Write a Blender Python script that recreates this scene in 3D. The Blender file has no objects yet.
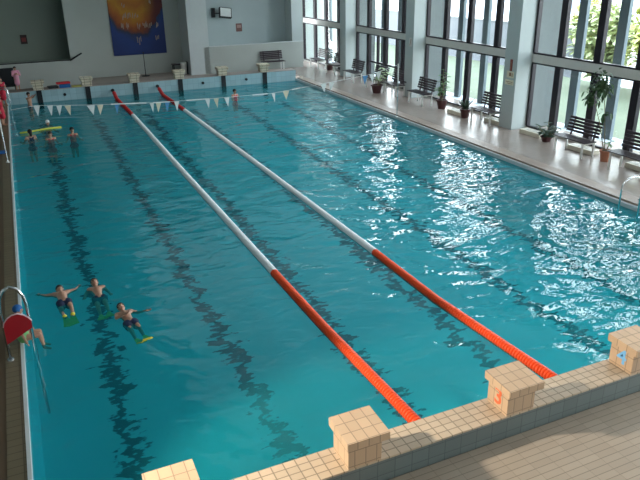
import bpy, bmesh, math, random
from mathutils import Vector, Matrix, Euler
random.seed(7)
S = bpy.context.scene
COL = S.collection
PI = math.pi

# ------------------------------------------------------------ camera
cam_d = bpy.data.cameras.new('camera')
cam_d.sensor_width = 36; cam_d.lens = 656.4 / 640 * 36
cam_d.clip_start = .05; cam_d.clip_end = 400
cam = bpy.data.objects.new('camera', cam_d); COL.objects.link(cam)
pit, yaw, roll = .3939, .4178, -.0171
fw = Vector((math.sin(yaw)*math.cos(pit), math.cos(yaw)*math.cos(pit), -math.sin(pit)))
r0 = Vector((math.cos(yaw), -math.sin(yaw), 0)); u0 = r0.cross(fw)
rr = r0*math.cos(roll)+u0*math.sin(roll); uu = -r0*math.sin(roll)+u0*math.cos(roll)
M = Matrix((rr, uu, -fw)).transposed().to_4x4()
M.translation = Vector((.4222, -4.8491, 5.0112))
cam.matrix_world = M
S.camera = cam

# ------------------------------------------------------------ world, lights, exposure
S.view_settings.view_transform = 'Standard'; S.view_settings.look = 'None'
S.view_settings.gamma = 1; S.view_settings.use_curve_mapping = False
S.view_settings.exposure = 0.0
w = bpy.data.worlds.new('sky'); S.world = w; w.use_nodes = True
nt = w.node_tree; nt.nodes.clear()
wo = nt.nodes.new('ShaderNodeOutputWorld'); bg = nt.nodes.new('ShaderNodeBackground')
tc = nt.nodes.new('ShaderNodeTexCoord'); sp = nt.nodes.new('ShaderNodeSeparateXYZ'); cr = nt.nodes.new('ShaderNodeValToRGB')
nt.links.new(tc.outputs['Generated'], sp.inputs[0]); nt.links.new(sp.outputs[2], cr.inputs[0])
cr.color_ramp.elements[0].position = .0; cr.color_ramp.elements[0].color = (.97, .98, 1, 1)
cr.color_ramp.elements[1].position = .7; cr.color_ramp.elements[1].color = (.74, .85, 1, 1)
nt.links.new(cr.outputs[0], bg.inputs[0]); bg.inputs[1].default_value = 11.0
nt.links.new(bg.outputs[0], wo.inputs[0])

def area(name, loc, size, energy, color, target=None, sizey=None):
    l = bpy.data.lights.new(name, 'AREA'); l.energy = energy; l.color = color
    l.shape = 'RECTANGLE'; l.size = size; l.size_y = sizey or size
    o = bpy.data.objects.new(name, l); COL.objects.link(o); o.location = loc
    if target: o.rotation_euler = (Vector(target)-Vector(loc)).to_track_quat('-Z', 'Y').to_euler()
    return o
# added soft fill just under the opaque ceiling, not a fixture of the hall
area('ceiling_fill', (9.0, 9.0, 5.9), 11, 520, (.98, .985, 1), sizey=30)
for y0, y1 in ((-.48, 5.2), (5.82, 11.5), (12.12, 17.7), (18.32, 23.85), (24.47, 30.6)):
    o = area('window_portal', (14.9, (y0+y1)/2, 2.6), y1-y0, 1, (1, 1, 1), target=(6, (y0+y1)/2, 2.6), sizey=5)
    o.data.cycles.is_portal = True
# spot as low warm sun from upper left, opening unbuilt, reaching the near end only
sl = bpy.data.lights.new('sun_beam', 'SPOT'); sl.energy = 4200; sl.color = (1, .87, .72)
sl.spot_size = math.radians(46); sl.spot_blend = .5; sl.shadow_soft_size = .22
so = bpy.data.objects.new('sun_beam', sl); COL.objects.link(so); so.location = (-2.7, 2.2, 4.6)
so.rotation_euler = (Vector((4.3, -.6, .4))-so.location).to_track_quat('-Z', 'Y').to_euler()

# ------------------------------------------------------------ materials
def new_mat(name):
    m = bpy.data.materials.new(name); m.use_nodes = True
    nt = m.node_tree; nt.nodes.clear()
    out = nt.nodes.new('ShaderNodeOutputMaterial')
    return m, nt, out
def N(nt, t, **k):
    n = nt.nodes.new(t)
    for a, b in k.items(): setattr(n, a, b)
    return n
def math_n(nt, op, a, b=None, c=None):
    n = nt.nodes.new('ShaderNodeMath'); n.operation = op
    for i, v in enumerate((a, b, c)):
        if v is None: continue
        if isinstance(v, (int, float)): n.inputs[i].default_value = v
        else: nt.links.new(v, n.inputs[i])
    return n.outputs[0]
def mixc(nt, f, a, b):
    n = nt.nodes.new('ShaderNodeMix'); n.data_type = 'RGBA'
    for k, v in ((0, f), (6, a), (7, b)):
        if isinstance(v, (int, float)): n.inputs[k].default_value = v
        elif isinstance(v, tuple): n.inputs[k].default_value = (*v[:3], 1)
        else: nt.links.new(v, n.inputs[k])
    return n.outputs[2]
_mats = {}
def mat(name, col, rough=.6, metal=0, var=.12, scale=6, spec=.4, bump=0):
    if name in _mats: return _mats[name]
    m, nt, out = new_mat(name)
    b = N(nt, 'ShaderNodeBsdfPrincipled'); nt.links.new(b.outputs[0], out.inputs[0])
    b.inputs['Roughness'].default_value = rough; b.inputs['Metallic'].default_value = metal
    b.inputs['Specular IOR Level'].default_value = spec
    g = N(nt, 'ShaderNodeNewGeometry'); nz = N(nt, 'ShaderNodeTexNoise')
    nt.links.new(g.outputs['Position'], nz.inputs['Vector']); nz.inputs['Scale'].default_value = scale
    nz.inputs['Detail'].default_value = 4
    lo = tuple(max(0, c*(1-var)) for c in col); hi = tuple(min(1, c*(1+var)) for c in col)
    nt.links.new(mixc(nt, nz.outputs['Fac'], lo, hi), b.inputs['Base Color'])
    if bump:
        bp = N(nt, 'ShaderNodeBump'); bp.inputs['Strength'].default_value = bump; bp.inputs['Distance'].default_value = .01
        nt.links.new(nz.outputs['Fac'], bp.inputs['Height']); nt.links.new(bp.outputs[0], b.inputs['Normal'])
    _mats[name] = m
    return m
def tile_mat(name, col, grout, size, wd=.05, rough=.35, var=.12, off=(0, 0, 0), spec=.4, rot=0):
    """tiles with joints on every face, in metres, from world position"""
    m, nt, out = new_mat(name)
    b = N(nt, 'ShaderNodeBsdfPrincipled'); nt.links.new(b.outputs[0], out.inputs[0])
    b.inputs['Roughness'].default_value = rough; b.inputs['Specular IOR Level'].default_value = spec
    g = N(nt, 'ShaderNodeNewGeometry')
    vr = N(nt, 'ShaderNodeVectorRotate'); vr.rotation_type = 'Z_AXIS'; vr.inputs['Angle'].default_value = rot
    nt.links.new(g.outputs['Position'], vr.inputs['Vector'])
    s = N(nt, 'ShaderNodeSeparateXYZ'); nt.links.new(vr.outputs[0], s.inputs[0])
    n = N(nt, 'ShaderNodeSeparateXYZ'); nt.links.new(g.outputs['True Normal'], n.inputs[0])
    tot = None; cells = []
    for i in range(3):
        if not size[i]: continue
        q = math_n(nt, 'DIVIDE', math_n(nt, 'ADD', s.outputs[i], off[i]+100*size[i]), size[i])
        fr = math_n(nt, 'FRACT', q); cells.append(math_n(nt, 'FLOOR', q))
        d = math_n(nt, 'ABSOLUTE', math_n(nt, 'SUBTRACT', fr, .5))
        wi = wd[i] if isinstance(wd, tuple) else wd
        ln = math_n(nt, 'GREATER_THAN', d, .5-wi/2/size[i])
        fac = math_n(nt, 'LESS_THAN', math_n(nt, 'ABSOLUTE', n.outputs[i]), .7)
        v = math_n(nt, 'MULTIPLY', ln, fac)
        tot = v if tot is None else math_n(nt, 'MAXIMUM', tot, v)
    cv = N(nt, 'ShaderNodeCombineXYZ')
    for i, c in enumerate(cells): nt.links.new(c, cv.inputs[i])
    wn = N(nt, 'ShaderNodeTexWhiteNoise'); nt.links.new(cv.outputs[0], wn.inputs['Vector'])
    nz = N(nt, 'ShaderNodeTexNoise'); nt.links.new(g.outputs['Position'], nz.inputs['Vector']); nz.inputs['Scale'].default_value = 2.2
    nz.inputs['Detail'].default_value = 5
    fac = math_n(nt, 'ADD', math_n(nt, 'MULTIPLY', wn.outputs['Value'], .5), math_n(nt, 'MULTIPLY', nz.outputs['Fac'], .5))
    lo = tuple(max(0, c*(1-var)) for c in col); hi = tuple(min(1, c*(1+var)) for c in col)
    nt.links.new(mixc(nt, tot, mixc(nt, fac, lo, hi), grout), b.inputs['Base Color'])
    _mats[name] = m
    return m

COPE = tile_mat('coping tiles', (.53, .42, .30), (.25, .20, .14), (.125, .0935, .12), .012, rough=.45, off=(0, .001, 0))
BLOCK = tile_mat('block tiles', (.56, .40, .26), (.30, .22, .15), (.12, .14, .18), .009, rough=.4, off=(.02, 0, 0))
FARB = tile_mat('far block tiles', (.66, .57, .43), (.20, .14, .09), (.24, .24, .12), .016, rough=.4, off=(0, 0, .035))
NEARW = tile_mat('near wall tiles', (.155, .195, .19), (.10, .13, .13), (.2, .3, .15), .009, rough=.4)
NEARD = tile_mat('near deck tiles', (.34, .285, .22), (.20, .165, .125), (.24, .085, .2), (.004, .009, .006), rough=.4, off=(0, .03, 0))
FARW = tile_mat('far wall tiles', (.36, .51, .55), (.27, .40, .44), (.25, .3, .25), .012, rough=.3)
RDECK = tile_mat('right deck tiles', (.31, .255, .22), (.27, .22, .19), (.2, .2, .2), .01, rough=.27, spec=.5, var=.08)
RBAND = tile_mat('right coping band', (.30, .225, .18), (.24, .18, .14), (.25, .25, .2), .01, rough=.4)
LDECK = tile_mat('left coping tiles', (.19, .15, .09), (.10, .075, .045), (.25, .125, .2), .01, rough=.45)
LBROWN = tile_mat('left deck boards', (.13, .085, .05), (.07, .045, .03), (.1, 0, 0), .012, rough=.5)
LIP = mat('white lip', (.72, .76, .76), .35)
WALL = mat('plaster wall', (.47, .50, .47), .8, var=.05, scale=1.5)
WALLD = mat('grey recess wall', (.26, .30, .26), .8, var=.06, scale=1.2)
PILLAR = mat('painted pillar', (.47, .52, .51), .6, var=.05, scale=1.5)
BEAM = mat('cream transom beam', (.62, .60, .56), .7, var=.05)
FRAME = mat('dark window frame', (.018, .012, .018), .4, var=.3)
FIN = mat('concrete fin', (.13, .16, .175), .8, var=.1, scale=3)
CEIL = mat('ceiling paint', (.45, .48, .48), .9)
BLACK = mat('black rubber', (.012, .014, .018), .5)
CHROME = mat('chrome', (.75, .77, .78), .18, metal=1, var=.03)
WHITEM = mat('white metal', (.80, .80, .76), .4)
SLAT = mat('dark slats', (.035, .022, .028), .45, var=.3, scale=12)
CREAM = mat('cream metal', (.74, .68, .55), .5)
LEAF = mat('leaf', (.07, .17, .045), .5, var=.5, scale=14)
LEAFD = mat('dark leaf', (.02, .05, .025), .5, var=.5, scale=14)
LEAFP = mat('pale leaf', (.42, .55, .30), .5, var=.4, scale=14)
STEM = mat('stem', (.17, .14, .07), .7)
TERRA = mat('terracotta', (.48, .19, .11), .7)
POTD = mat('dark red pot', (.085, .03, .03), .5)
SOIL = mat('soil', (.03, .02, .015), .9)
SKIN = mat('skin', (.55, .30, .20), .5, var=.06)
SKINW = mat('wet skin', (.50, .27, .18), .35, var=.06)
HAIR = mat('dark hair', (.018, .012, .010), .5, var=.4)
HAIRB = mat('brown hair', (.035, .018, .012), .5, var=.4)
EYE = mat('eye', (.02, .02, .025), .2)
LIPS = mat('lips', (.42, .11, .10), .5)
RED = mat('red cloth', (.55, .02, .05), .7)
PINK = mat('pink towel', (.72, .30, .40), .9, bump=.5)
NAVY = mat('navy cloth', (.015, .025, .07), .7)
GREEN = mat('green swimsuit', (.18, .45, .16), .6)
BLUE = mat('blue foam', (.02, .14, .42), .6)
YEL = mat('yellow rubber', (.62, .62, .08), .5)
YELG = mat('yellow green rubber', (.90, .72, .06), .5)
ROPER = mat('orange red float', (.86, .085, .015), .35, var=.1, scale=30)
ROPERF = mat('red float', (.55, .018, .02), .35, var=.1, scale=30)
ROPEW = mat('white float', (.80, .84, .86), .35, var=.04)
FLAGW = mat('white pennant', (.82, .82, .80), .7)
FLAGC = mat('cream pennant', (.78, .68, .50), .7)
FLAGB = mat('blue pennant', (.12, .32, .60), .7)
REDB = mat('red board', (.42, .012, .02), .45)

def schlick(nt, base, normal=None):
    g = N(nt, 'ShaderNodeNewGeometry'); d = N(nt, 'ShaderNodeVectorMath'); d.operation = 'DOT_PRODUCT'
    nt.links.new(g.outputs['Incoming'], d.inputs[0]); nt.links.new(normal or g.outputs['Normal'], d.inputs[1])
    c = math_n(nt, 'SUBTRACT', 1, math_n(nt, 'MINIMUM', math_n(nt, 'ABSOLUTE', d.outputs['Value']), 1))
    return math_n(nt, 'ADD', base, math_n(nt, 'MULTIPLY', 1-base, math_n(nt, 'POWER', c, 5)))
def glass_mat():
    m, nt, out = new_mat('window glass')
    t = N(nt, 'ShaderNodeBsdfTransparent'); t.inputs[0].default_value = (.93, .97, .96, 1)
    g = N(nt, 'ShaderNodeBsdfGlossy'); g.inputs['Roughness'].default_value = .02
    mx = N(nt, 'ShaderNodeMixShader')
    nt.links.new(schlick(nt, .02), mx.inputs[0]); nt.links.new(t.outputs[0], mx.inputs[1]); nt.links.new(g.outputs[0], mx.inputs[2])
    nt.links.new(mx.outputs[0], out.inputs[0]); return m
GLASS = glass_mat()

def water_mat():
    m, nt, out = new_mat('pool water')
    g = N(nt, 'ShaderNodeNewGeometry')
    mp = N(nt, 'ShaderNodeMapping'); mp.inputs['Scale'].default_value = (.85, 1.25, 1); mp.inputs['Rotation'].default_value = (0, 0, .35)
    nt.links.new(g.outputs['Position'], mp.inputs['Vector'])
    def wave(scale, detail, dist):
        n = N(nt, 'ShaderNodeTexNoise'); n.inputs['Scale'].default_value = scale
        n.inputs['Detail'].default_value = detail; n.inputs['Distortion'].default_value = dist
        nt.links.new(mp.outputs[0], n.inputs['Vector']); return n.outputs['Fac']
    h = math_n(nt, 'ADD', math_n(nt, 'MULTIPLY', wave(.95, 1, 1.0), 1.3), math_n(nt, 'MULTIPLY', wave(3.2, 1, .8), .38))
    bp = N(nt, 'ShaderNodeBump'); bp.inputs['Strength'].default_value = 1; bp.inputs['Distance'].default_value = .19
    ps = N(nt, 'ShaderNodeSeparateXYZ'); nt.links.new(g.outputs['Position'], ps.inputs[0])
    mr = N(nt, 'ShaderNodeMapRange'); mr.interpolation_type = 'SMOOTHSTEP'
    mr.inputs[1].default_value = 2; mr.inputs[2].default_value = 10; mr.inputs[3].default_value = .25; mr.inputs[4].default_value = .40
    nt.links.new(ps.outputs[0], mr.inputs[0])
    nt.links.new(math_n(nt, 'MULTIPLY', h, mr.outputs[0]), bp.inputs['Height'])
    f = schlick(nt, .02, bp.outputs[0])
    gl = N(nt, 'ShaderNodeBsdfGlossy'); gl.inputs['Roughness'].default_value = .015; nt.links.new(bp.outputs[0], gl.inputs['Normal'])
    t = N(nt, 'ShaderNodeBsdfTransparent'); t.inputs[0].default_value = (.20, .79, .85, 1)
    d = N(nt, 'ShaderNodeBsdfDiffuse'); d.inputs[0].default_value = (.016, .34, .39, 1)
    m1 = N(nt, 'ShaderNodeMixShader'); m1.inputs[0].default_value = .30
    nt.links.new(t.outputs[0], m1.inputs[1]); nt.links.new(d.outputs[0], m1.inputs[2])
    m2 = N(nt, 'ShaderNodeMixShader'); nt.links.new(f, m2.inputs[0])
    nt.links.new(m1.outputs[0], m2.inputs[1]); nt.links.new(gl.outputs[0], m2.inputs[2])
    nt.links.new(m2.outputs[0], out.inputs[0]); return m
WATER = water_mat()

def poolfloor_mat():
    """pale blue tiles with six dark lane lines whose ripple distortion is drawn into the pattern"""
    m, nt, out = new_mat('pool floor tiles')
    b = N(nt, 'ShaderNodeBsdfPrincipled'); nt.links.new(b.outputs[0], out.inputs[0]); b.inputs['Roughness'].default_value = .6
    g = N(nt, 'ShaderNodeNewGeometry')
    mp = N(nt, 'ShaderNodeMapping'); mp.inputs['Scale'].default_value = (1.0, 1.9, 1); nt.links.new(g.outputs['Position'], mp.inputs['Vector'])
    nz = N(nt, 'ShaderNodeTexNoise'); nz.inputs['Scale'].default_value = 1.7; nz.inputs['Detail'].default_value = 3; nz.inputs['Distortion'].default_value = .8
    nt.links.new(mp.outputs[0], nz.inputs['Vector'])
    s = N(nt, 'ShaderNodeSeparateXYZ'); nt.links.new(g.outputs['Position'], s.inputs[0])
    off = math_n(nt, 'MULTIPLY', math_n(nt, 'SUBTRACT', nz.outputs['Fac'], .5), .95)  # noise bends the painted lines in place of refraction through the water
    n3 = N(nt, 'ShaderNodeTexNoise'); n3.inputs['Scale'].default_value = 5.5; n3.inputs['Detail'].default_value = 2
    nt.links.new(mp.outputs[0], n3.inputs['Vector'])
    off = math_n(nt, 'ADD', off, math_n(nt, 'MULTIPLY', math_n(nt, 'SUBTRACT', n3.outputs['Fac'], .5), .75))
    x = math_n(nt, 'ADD', s.outputs[0], off)
    y = s.outputs[1]
    fr = math_n(nt, 'ABSOLUTE', math_n(nt, 'SUBTRACT', math_n(nt, 'FRACT', math_n(nt, 'DIVIDE', math_n(nt, 'ADD', x, 20), 2)), .5))
    lm = N(nt, 'ShaderNodeMapRange'); lm.interpolation_type = 'SMOOTHSTEP'; nt.links.new(fr, lm.inputs[0])
    lm.inputs[1].default_value = .045; lm.inputs[2].default_value = .085; lm.inputs[3].default_value = 1; lm.inputs[4].default_value = 0
    line = lm.outputs[0]
    iny = math_n(nt, 'MULTIPLY', math_n(nt, 'GREATER_THAN', y, 1.5), math_n(nt, 'LESS_THAN', y, 23.2))
    inx = math_n(nt, 'MULTIPLY', math_n(nt, 'GREATER_THAN', x, .2), math_n(nt, 'LESS_THAN', x, 11.8))
    line = math_n(nt, 'MULTIPLY', line, math_n(nt, 'MULTIPLY', iny, inx))
    n2 = N(nt, 'ShaderNodeTexNoise'); n2.inputs['Scale'].default_value = .5; nt.links.new(g.outputs['Position'], n2.inputs['Vector'])
    base = mixc(nt, n2.outputs['Fac'], (.33, .64, .68), (.42, .76, .80))
    nt.links.new(mixc(nt, line, base, (.008, .03, .07)), b.inputs['Base Color']); return m
PFLOOR = poolfloor_mat()
PWALL = mat('pool side tiles', (.38, .70, .76), .5, var=.05)

# ------------------------------------------------------------ mesh helpers
class MB:
    def __init__(self): self.bm = bmesh.new(); self.mi = 0
    def _done(self, n0):
        self.bm.faces.ensure_lookup_table()
        for f in self.bm.faces[n0:]: f.material_index = self.mi
    def box(self, x0, x1, y0, y1, z0, z1, bev=0, mtx=None):
        n0 = len(self.bm.faces)
        c = Vector(((x0+x1)/2, (y0+y1)/2, (z0+z1)/2))
        r = bmesh.ops.create_cube(self.bm, size=1)
        vs = r['verts']
        for v in vs: v.co = Vector((v.co.x*(x1-x0), v.co.y*(y1-y0), v.co.z*(z1-z0)))+c
        if bev:
            es = list({e for v in vs for e in v.link_edges})
            rb = bmesh.ops.bevel(self.bm, geom=es, offset=bev, segments=2, profile=.6, affect='EDGES')
            vs = list({v for f in self.bm.faces[n0-len(self.bm.faces):] for v in f.verts}) if False else list({v for f in rb['faces'] for v in f.verts} | {v for v in vs if v.is_valid})
        if mtx: 
            for v in vs: v.co = mtx @ v.co
        self._done(min(n0, len(self.bm.faces)-1)); return self
    def cyl(self, a, b, r0, r1=None, seg=12, caps=True):
        a = Vector(a); b = Vector(b); r1 = r0 if r1 is None else r1
        n0 = len(self.bm.faces); d = (b-a)
        m = Matrix.Translation((a+b)/2) @ d.to_track_quat('Z', 'Y').to_matrix().to_4x4()
        bmesh.ops.create_cone(self.bm, cap_ends=caps, segments=seg, radius1=r0, radius2=r1, depth=d.length, matrix=m)
        self._done(n0); return self
    def tube(self, pts, r, seg=8):
        n0 = len(self.bm.faces); pts = [Vector(p) for p in pts]; rings = []
        up = Vector((0, 0, 1))
        for i, p in enumerate(pts):
            t = (pts[min(i+1, len(pts)-1)]-pts[max(i-1, 0)]).normalized()
            a = t.cross(up)
            if a.length < .1: a = t.cross(Vector((0, 1, 0)))
            a.normalize(); b = t.cross(a)
            ri = r[i] if isinstance(r, (list, tuple)) else r
            rings.append([self.bm.verts.new(p+a*math.cos(k*2*PI/seg)*ri+b*math.sin(k*2*PI/seg)*ri) for k in range(seg)])
            if i and False: pass
        for i in range(len(rings)-1):
            # align ring to the previous one to avoid twists
            A, B = rings[i], rings[i+1]
            o = min(range(seg), key=lambda s: sum((A[k].co-B[(k+s) % seg].co).length for k in range(seg)))
            rings[i+1] = B = B[o:]+B[:o]
            for k in range(seg): self.bm.faces.new((A[k], A[(k+1) % seg], B[(k+1) % seg], B[k]))
        self.bm.faces.new(rings[0][::-1]); self.bm.faces.new(rings[-1]); self._done(n0); return self
    def lathe(self, prof, c=(0, 0, 0), seg=20):
        n0 = len(self.bm.faces); c = Vector(c); rings = []
        for (r, z) in prof:
            rings.append([self.bm.verts.new(c+Vector((r*math.cos(k*2*PI/seg), r*math.sin(k*2*PI/seg), z))) for k in range(seg)])
        for A, B in zip(rings, rings[1:]):
            for k in range(seg): self.bm.faces.new((A[k], A[(k+1) % seg], B[(k+1) % seg], B[k]))
        if prof[0][0] > 1e-4: self.bm.faces.new(rings[0][::-1])
        if prof[-1][0] > 1e-4: self.bm.faces.new(rings[-1])
        self._done(n0); return self
    def ball(self, c, r, sub=2, mtx=None):
        n0 = len(self.bm.faces)
        if isinstance(r, (int, float)): r = (r, r, r)
        m = Matrix.Translation(Vector(c)) @ (mtx or Matrix.Identity(4)) @ Matrix.Diagonal((*r, 1))
        bmesh.ops.create_icosphere(self.bm, subdivisions=sub, radius=1, matrix=m); self._done(n0); return self
    def poly(self, pts, ext):
        """flat outline extruded by vector ext"""
        n0 = len(self.bm.faces); ext = Vector(ext)
        A = [self.bm.verts.new(Vector(p)) for p in pts]; B = [self.bm.verts.new(Vector(p)+ext) for p in pts]
        self.bm.faces.new(A[::-1]); self.bm.faces.new(B); n = len(A)
        for k in range(n): self.bm.faces.new((A[k], A[(k+1) % n], B[(k+1) % n], B[k]))
        self._done(n0); return self
    def leaf(self, base, direction, length, width, droop=.3):
        n0 = len(self.bm.faces); base = Vector(base); d = Vector(direction).normalized()
        s = d.cross(Vector((0, 0, 1)))
        if s.length < .05: s = Vector((1, 0, 0))
        s.normalize(); prev = None
        for i in range(5):
            t = i/4; wv = width*math.sin(PI*min(.97, t*.9+.06))/2
            p = base+d*length*t-Vector((0, 0, 1))*droop*length*t*t
            a = self.bm.verts.new(p+s*wv); b = self.bm.verts.new(p-s*wv)
            cc = self.bm.verts.new(p-Vector((0, 0, 1))*wv*.35)
            if prev:
                self.bm.faces.new((prev[0], prev[2], cc, a)); self.bm.faces.new((prev[2], prev[1], b, cc))
            prev = (a, b, cc)
        self._done(n0); return self
    def build(self, name, mats, parent=None, smooth=False, loc=None):
        bmesh.ops.recalc_face_normals(self.bm, faces=self.bm.faces)
        me = bpy.data.meshes.new(name); self.bm.to_mesh(me); self.bm.free()
        for m in (mats if isinstance(mats, (list, tuple)) else [mats]): me.materials.append(m)
        if smooth:
            for p in me.polygons: p.use_smooth = True
        o = bpy.data.objects.new(name, me); COL.objects.link(o)
        if loc: o.location = loc
        if parent: o.parent = parent
        return o
def tag(o, label=None, cat=None, group=None, kind=None):
    if label: o['label'] = label
    if cat: o['category'] = cat
    if group: o['group'] = group
    if kind: o['kind'] = kind
    return o
def empty(name, loc, label, cat, group=None, rz=0):
    o = bpy.data.objects.new(name, None); COL.objects.link(o); o.location = loc; o.rotation_euler.z = rz
    o.empty_display_size = .1
    return tag(o, label, cat, group)
def struct(o, label=None, cat=None): return tag(o, label, cat, kind='structure')
def copy_tree(o, parent=None):
    c = o.copy(); COL.objects.link(c); c.parent = parent
    for ch in list(o.children): copy_tree(ch, c)
    return c
def bx(name, m, *a, parent=None, bev=0):
    b = MB(); b.box(*a, bev=bev); return b.build(name, m, parent)

# ------------------------------------------------------------ the pool shell
XL, XR0, XR1, L = -.19, 12.0, 12.46, 24.9       # pool sides and far end
def xr(y): return 12.06+.0168*y                 # right pool edge
b = MB()
zf = lambda y: -1.45+.95*max(0, y)/L
b.bm.faces.new([b.bm.verts.new(p) for p in ((XL, 0, zf(0)), (12.1, 0, zf(0)), (12.55, L, zf(L)), (XL, L, zf(L)))])
struct(b.build('pool_floor', PFLOOR))
b = MB()
b.bm.faces.new([b.bm.verts.new(p) for p in ((XL, 0, 0), (xr(0), 0, 0), (xr(L), L, 0), (XL, L, 0))])
tag(b.build('pool_water', WATER), 'rippling turquoise water filling the swimming pool', 'water', kind='stuff')
# pool sides
struct(bx('pool_side_left', PWALL, XL-.3, XL, 0, L, -1.6, .0))
b = MB(); b.poly([(xr(0), 0, -1.6), (xr(0)+.3, 0, -1.6), (xr(L)+.3, L, -1.6), (xr(L), L, -1.6)], (0, 0, 1.6))
struct(b.build('pool_side_right', PWALL))
# near raised end wall: tiled top, blue-grey outer face
b = MB(); b.box(XL-.3, 13, -.36, -.005, -1.6, .497); struct(b.build('pool_end_wall_near', NEARW))
b = MB(); b.box(XL-.3, 13, -.37, 0, .488, .512, bev=.006); struct(b.build('near_coping', COPE))
# far raised end wall
b = MB(); b.box(XL-.3, 12.5, L, L+.6, -1.6, .487); struct(b.build('pool_end_wall_far', FARW))
b = MB(); b.box(XL-.3, 12.5, L-.01, L+.6, .487, .51); struct(b.build('far_coping', mat('far coping', (.34, .29, .26), .5)))
# left side
bx_l = bx('left_coping', LDECK, -.42, -.215, 0, L, -.1, .09); struct(bx_l)
struct(bx('left_coping_lip', LIP, -.222, -.18, 0, L, -.1, .095))
struct(bx('left_deck', LBROWN, -3.2, -.42, -.0, 30, -.1, .085))
# right side: white lip, brown band, deck
def strip(name, m, d0, d1, z0, z1, y0=0, y1=L):
    b = MB(); b.poly([(xr(y0)+d0, y0, z0), (xr(y0)+d1, y0, z0), (xr(y1)+d1, y1, z0), (xr(y1)+d0, y1, z0)], (0, 0, z1-z0))
    return struct(b.build(name, m))
strip('right_coping_lip', mat('grey lip', (.50, .54, .55), .4), 0, .08, -.1, .09)
strip('right_coping', RBAND, .08, .46, -.1, .135)
strip('floor', RDECK, .46, 3.6, -.1, .125, 0, 30.6)
struct(bx('far_floor', mat('far floor tiles', (.36, .29, .25), .4), -3.2, 13.0, L+.6, 30.6, -.1, .12))
struct(bx('near_deck', NEARD, -3.2, 15.8, -8, -.37, -.1, .22))

# ------------------------------------------------------------ far wall
Y1, Y2, Y3 = 28.3, 30.0, 29.3
HC = 6.0
b = MB()
b.box(-3.2, 3.2, Y1, Y1+.25, .1, 1.25); b.box(2.72, 3.2, Y1, Y1+.25, 1.25, HC)
b.box(2.95, 3.2, Y1+.25, Y2, .1, HC)
b.box(-3.2, 2.95, Y1+.25, Y1+1.2, 1.05, 1.15)
struct(b.build('wall_far_left', WALL))
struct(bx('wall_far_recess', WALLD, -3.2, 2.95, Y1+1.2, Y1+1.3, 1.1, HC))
struct(bx('trim_1', BLACK, -3.2, 2.70, Y1-.02, Y1+.0, 1.22, 1.262))
struct(bx('wall_far', WALL, 3.2, 8.3, Y2, Y2+.15, .1, HC))
struct(bx('pillar', mat('white far pillar', (.60, .64, .64), .7, var=.04), 8.28, 9.28, Y1, Y2+.1, .1, HC))
b = MB(); b.box(9.0, 14.35, Y1, Y1+.2, .1, 1.42); b.box(9.28, 14.35, Y1+.2, Y3, 1.22, 1.36); struct(b.build('wall_far_low', WALL))
struct(bx('trim_2', mat('ledge cap', (.62, .66, .66), .6), 9.0, 14.37, Y1-.015, Y1+.22, 1.42, 1.45))
struct(bx('wall_far_right', mat('blue grey recess wall', (.44, .51, .52), .8, var=.05, scale=1.2), 9.28, 14.1, Y3, Y3+.1, 1.2, HC))
struct(bx('pillar', PILLAR, 13.78, 14.38, Y1+.1, Y3+.1, 1.3, HC))
struct(bx('wall_far_end', WALL, 14.0, 17.5, 30.6, 30.75, .1, HC))
struct(bx('wall_left', mat('left wall paint', (.30, .33, .32), .8), -3.35, -3.2, -8, 30.7, 0, HC))
struct(bx('wall_near', mat('near wall paint', (.40, .42, .40), .8), -3.35, 16, -8.15, -8, 0, HC))
struct(bx('ceiling', CEIL, -3.35, 16.3, -8.15, 30.8, HC, HC+.15))

# ------------------------------------------------------------ window wall (slightly skewed to the pool)
A = .02
def wx(y, off=0): return 15.0+off+A*(y-11)
RW = lambda y: Matrix.Translation((wx(y), y, 0)) @ Matrix.Rotation(-A, 4, 'Z')   # local x = outwards, local y = along the wall
def wbox(b, y0, y1, o0, o1, z0, z1, bev=0):
    b.box(o0, o1, 0, y1-y0, z0, z1, bev=bev, mtx=RW(y0))
PY = [-1.1, 5.2, 11.5, 17.7, 23.85]; PWD = .62
for i, y in enumerate(PY):
    b = MB(); wbox(b, y, y+PWD, -.60, .08, .1, HC); struct(b.build('pillar', PILLAR))
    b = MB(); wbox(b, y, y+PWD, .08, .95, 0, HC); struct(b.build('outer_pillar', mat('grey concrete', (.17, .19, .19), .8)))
bays = [(-.48, 5.2), (5.82, 11.5), (12.12, 17.7), (18.32, 23.85), (24.47, 30.6)]
mull = [(4.05, 2.55, 1.05), (10.35, 8.9, 7.45), (16.4, 14.9, 13.35), (22.64, 21.04, 19.5), (28.96, 27.49, 25.9)]
Z0, Z1, Z2, Z3 = .2, 2.2, 2.44, 5.7
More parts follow.
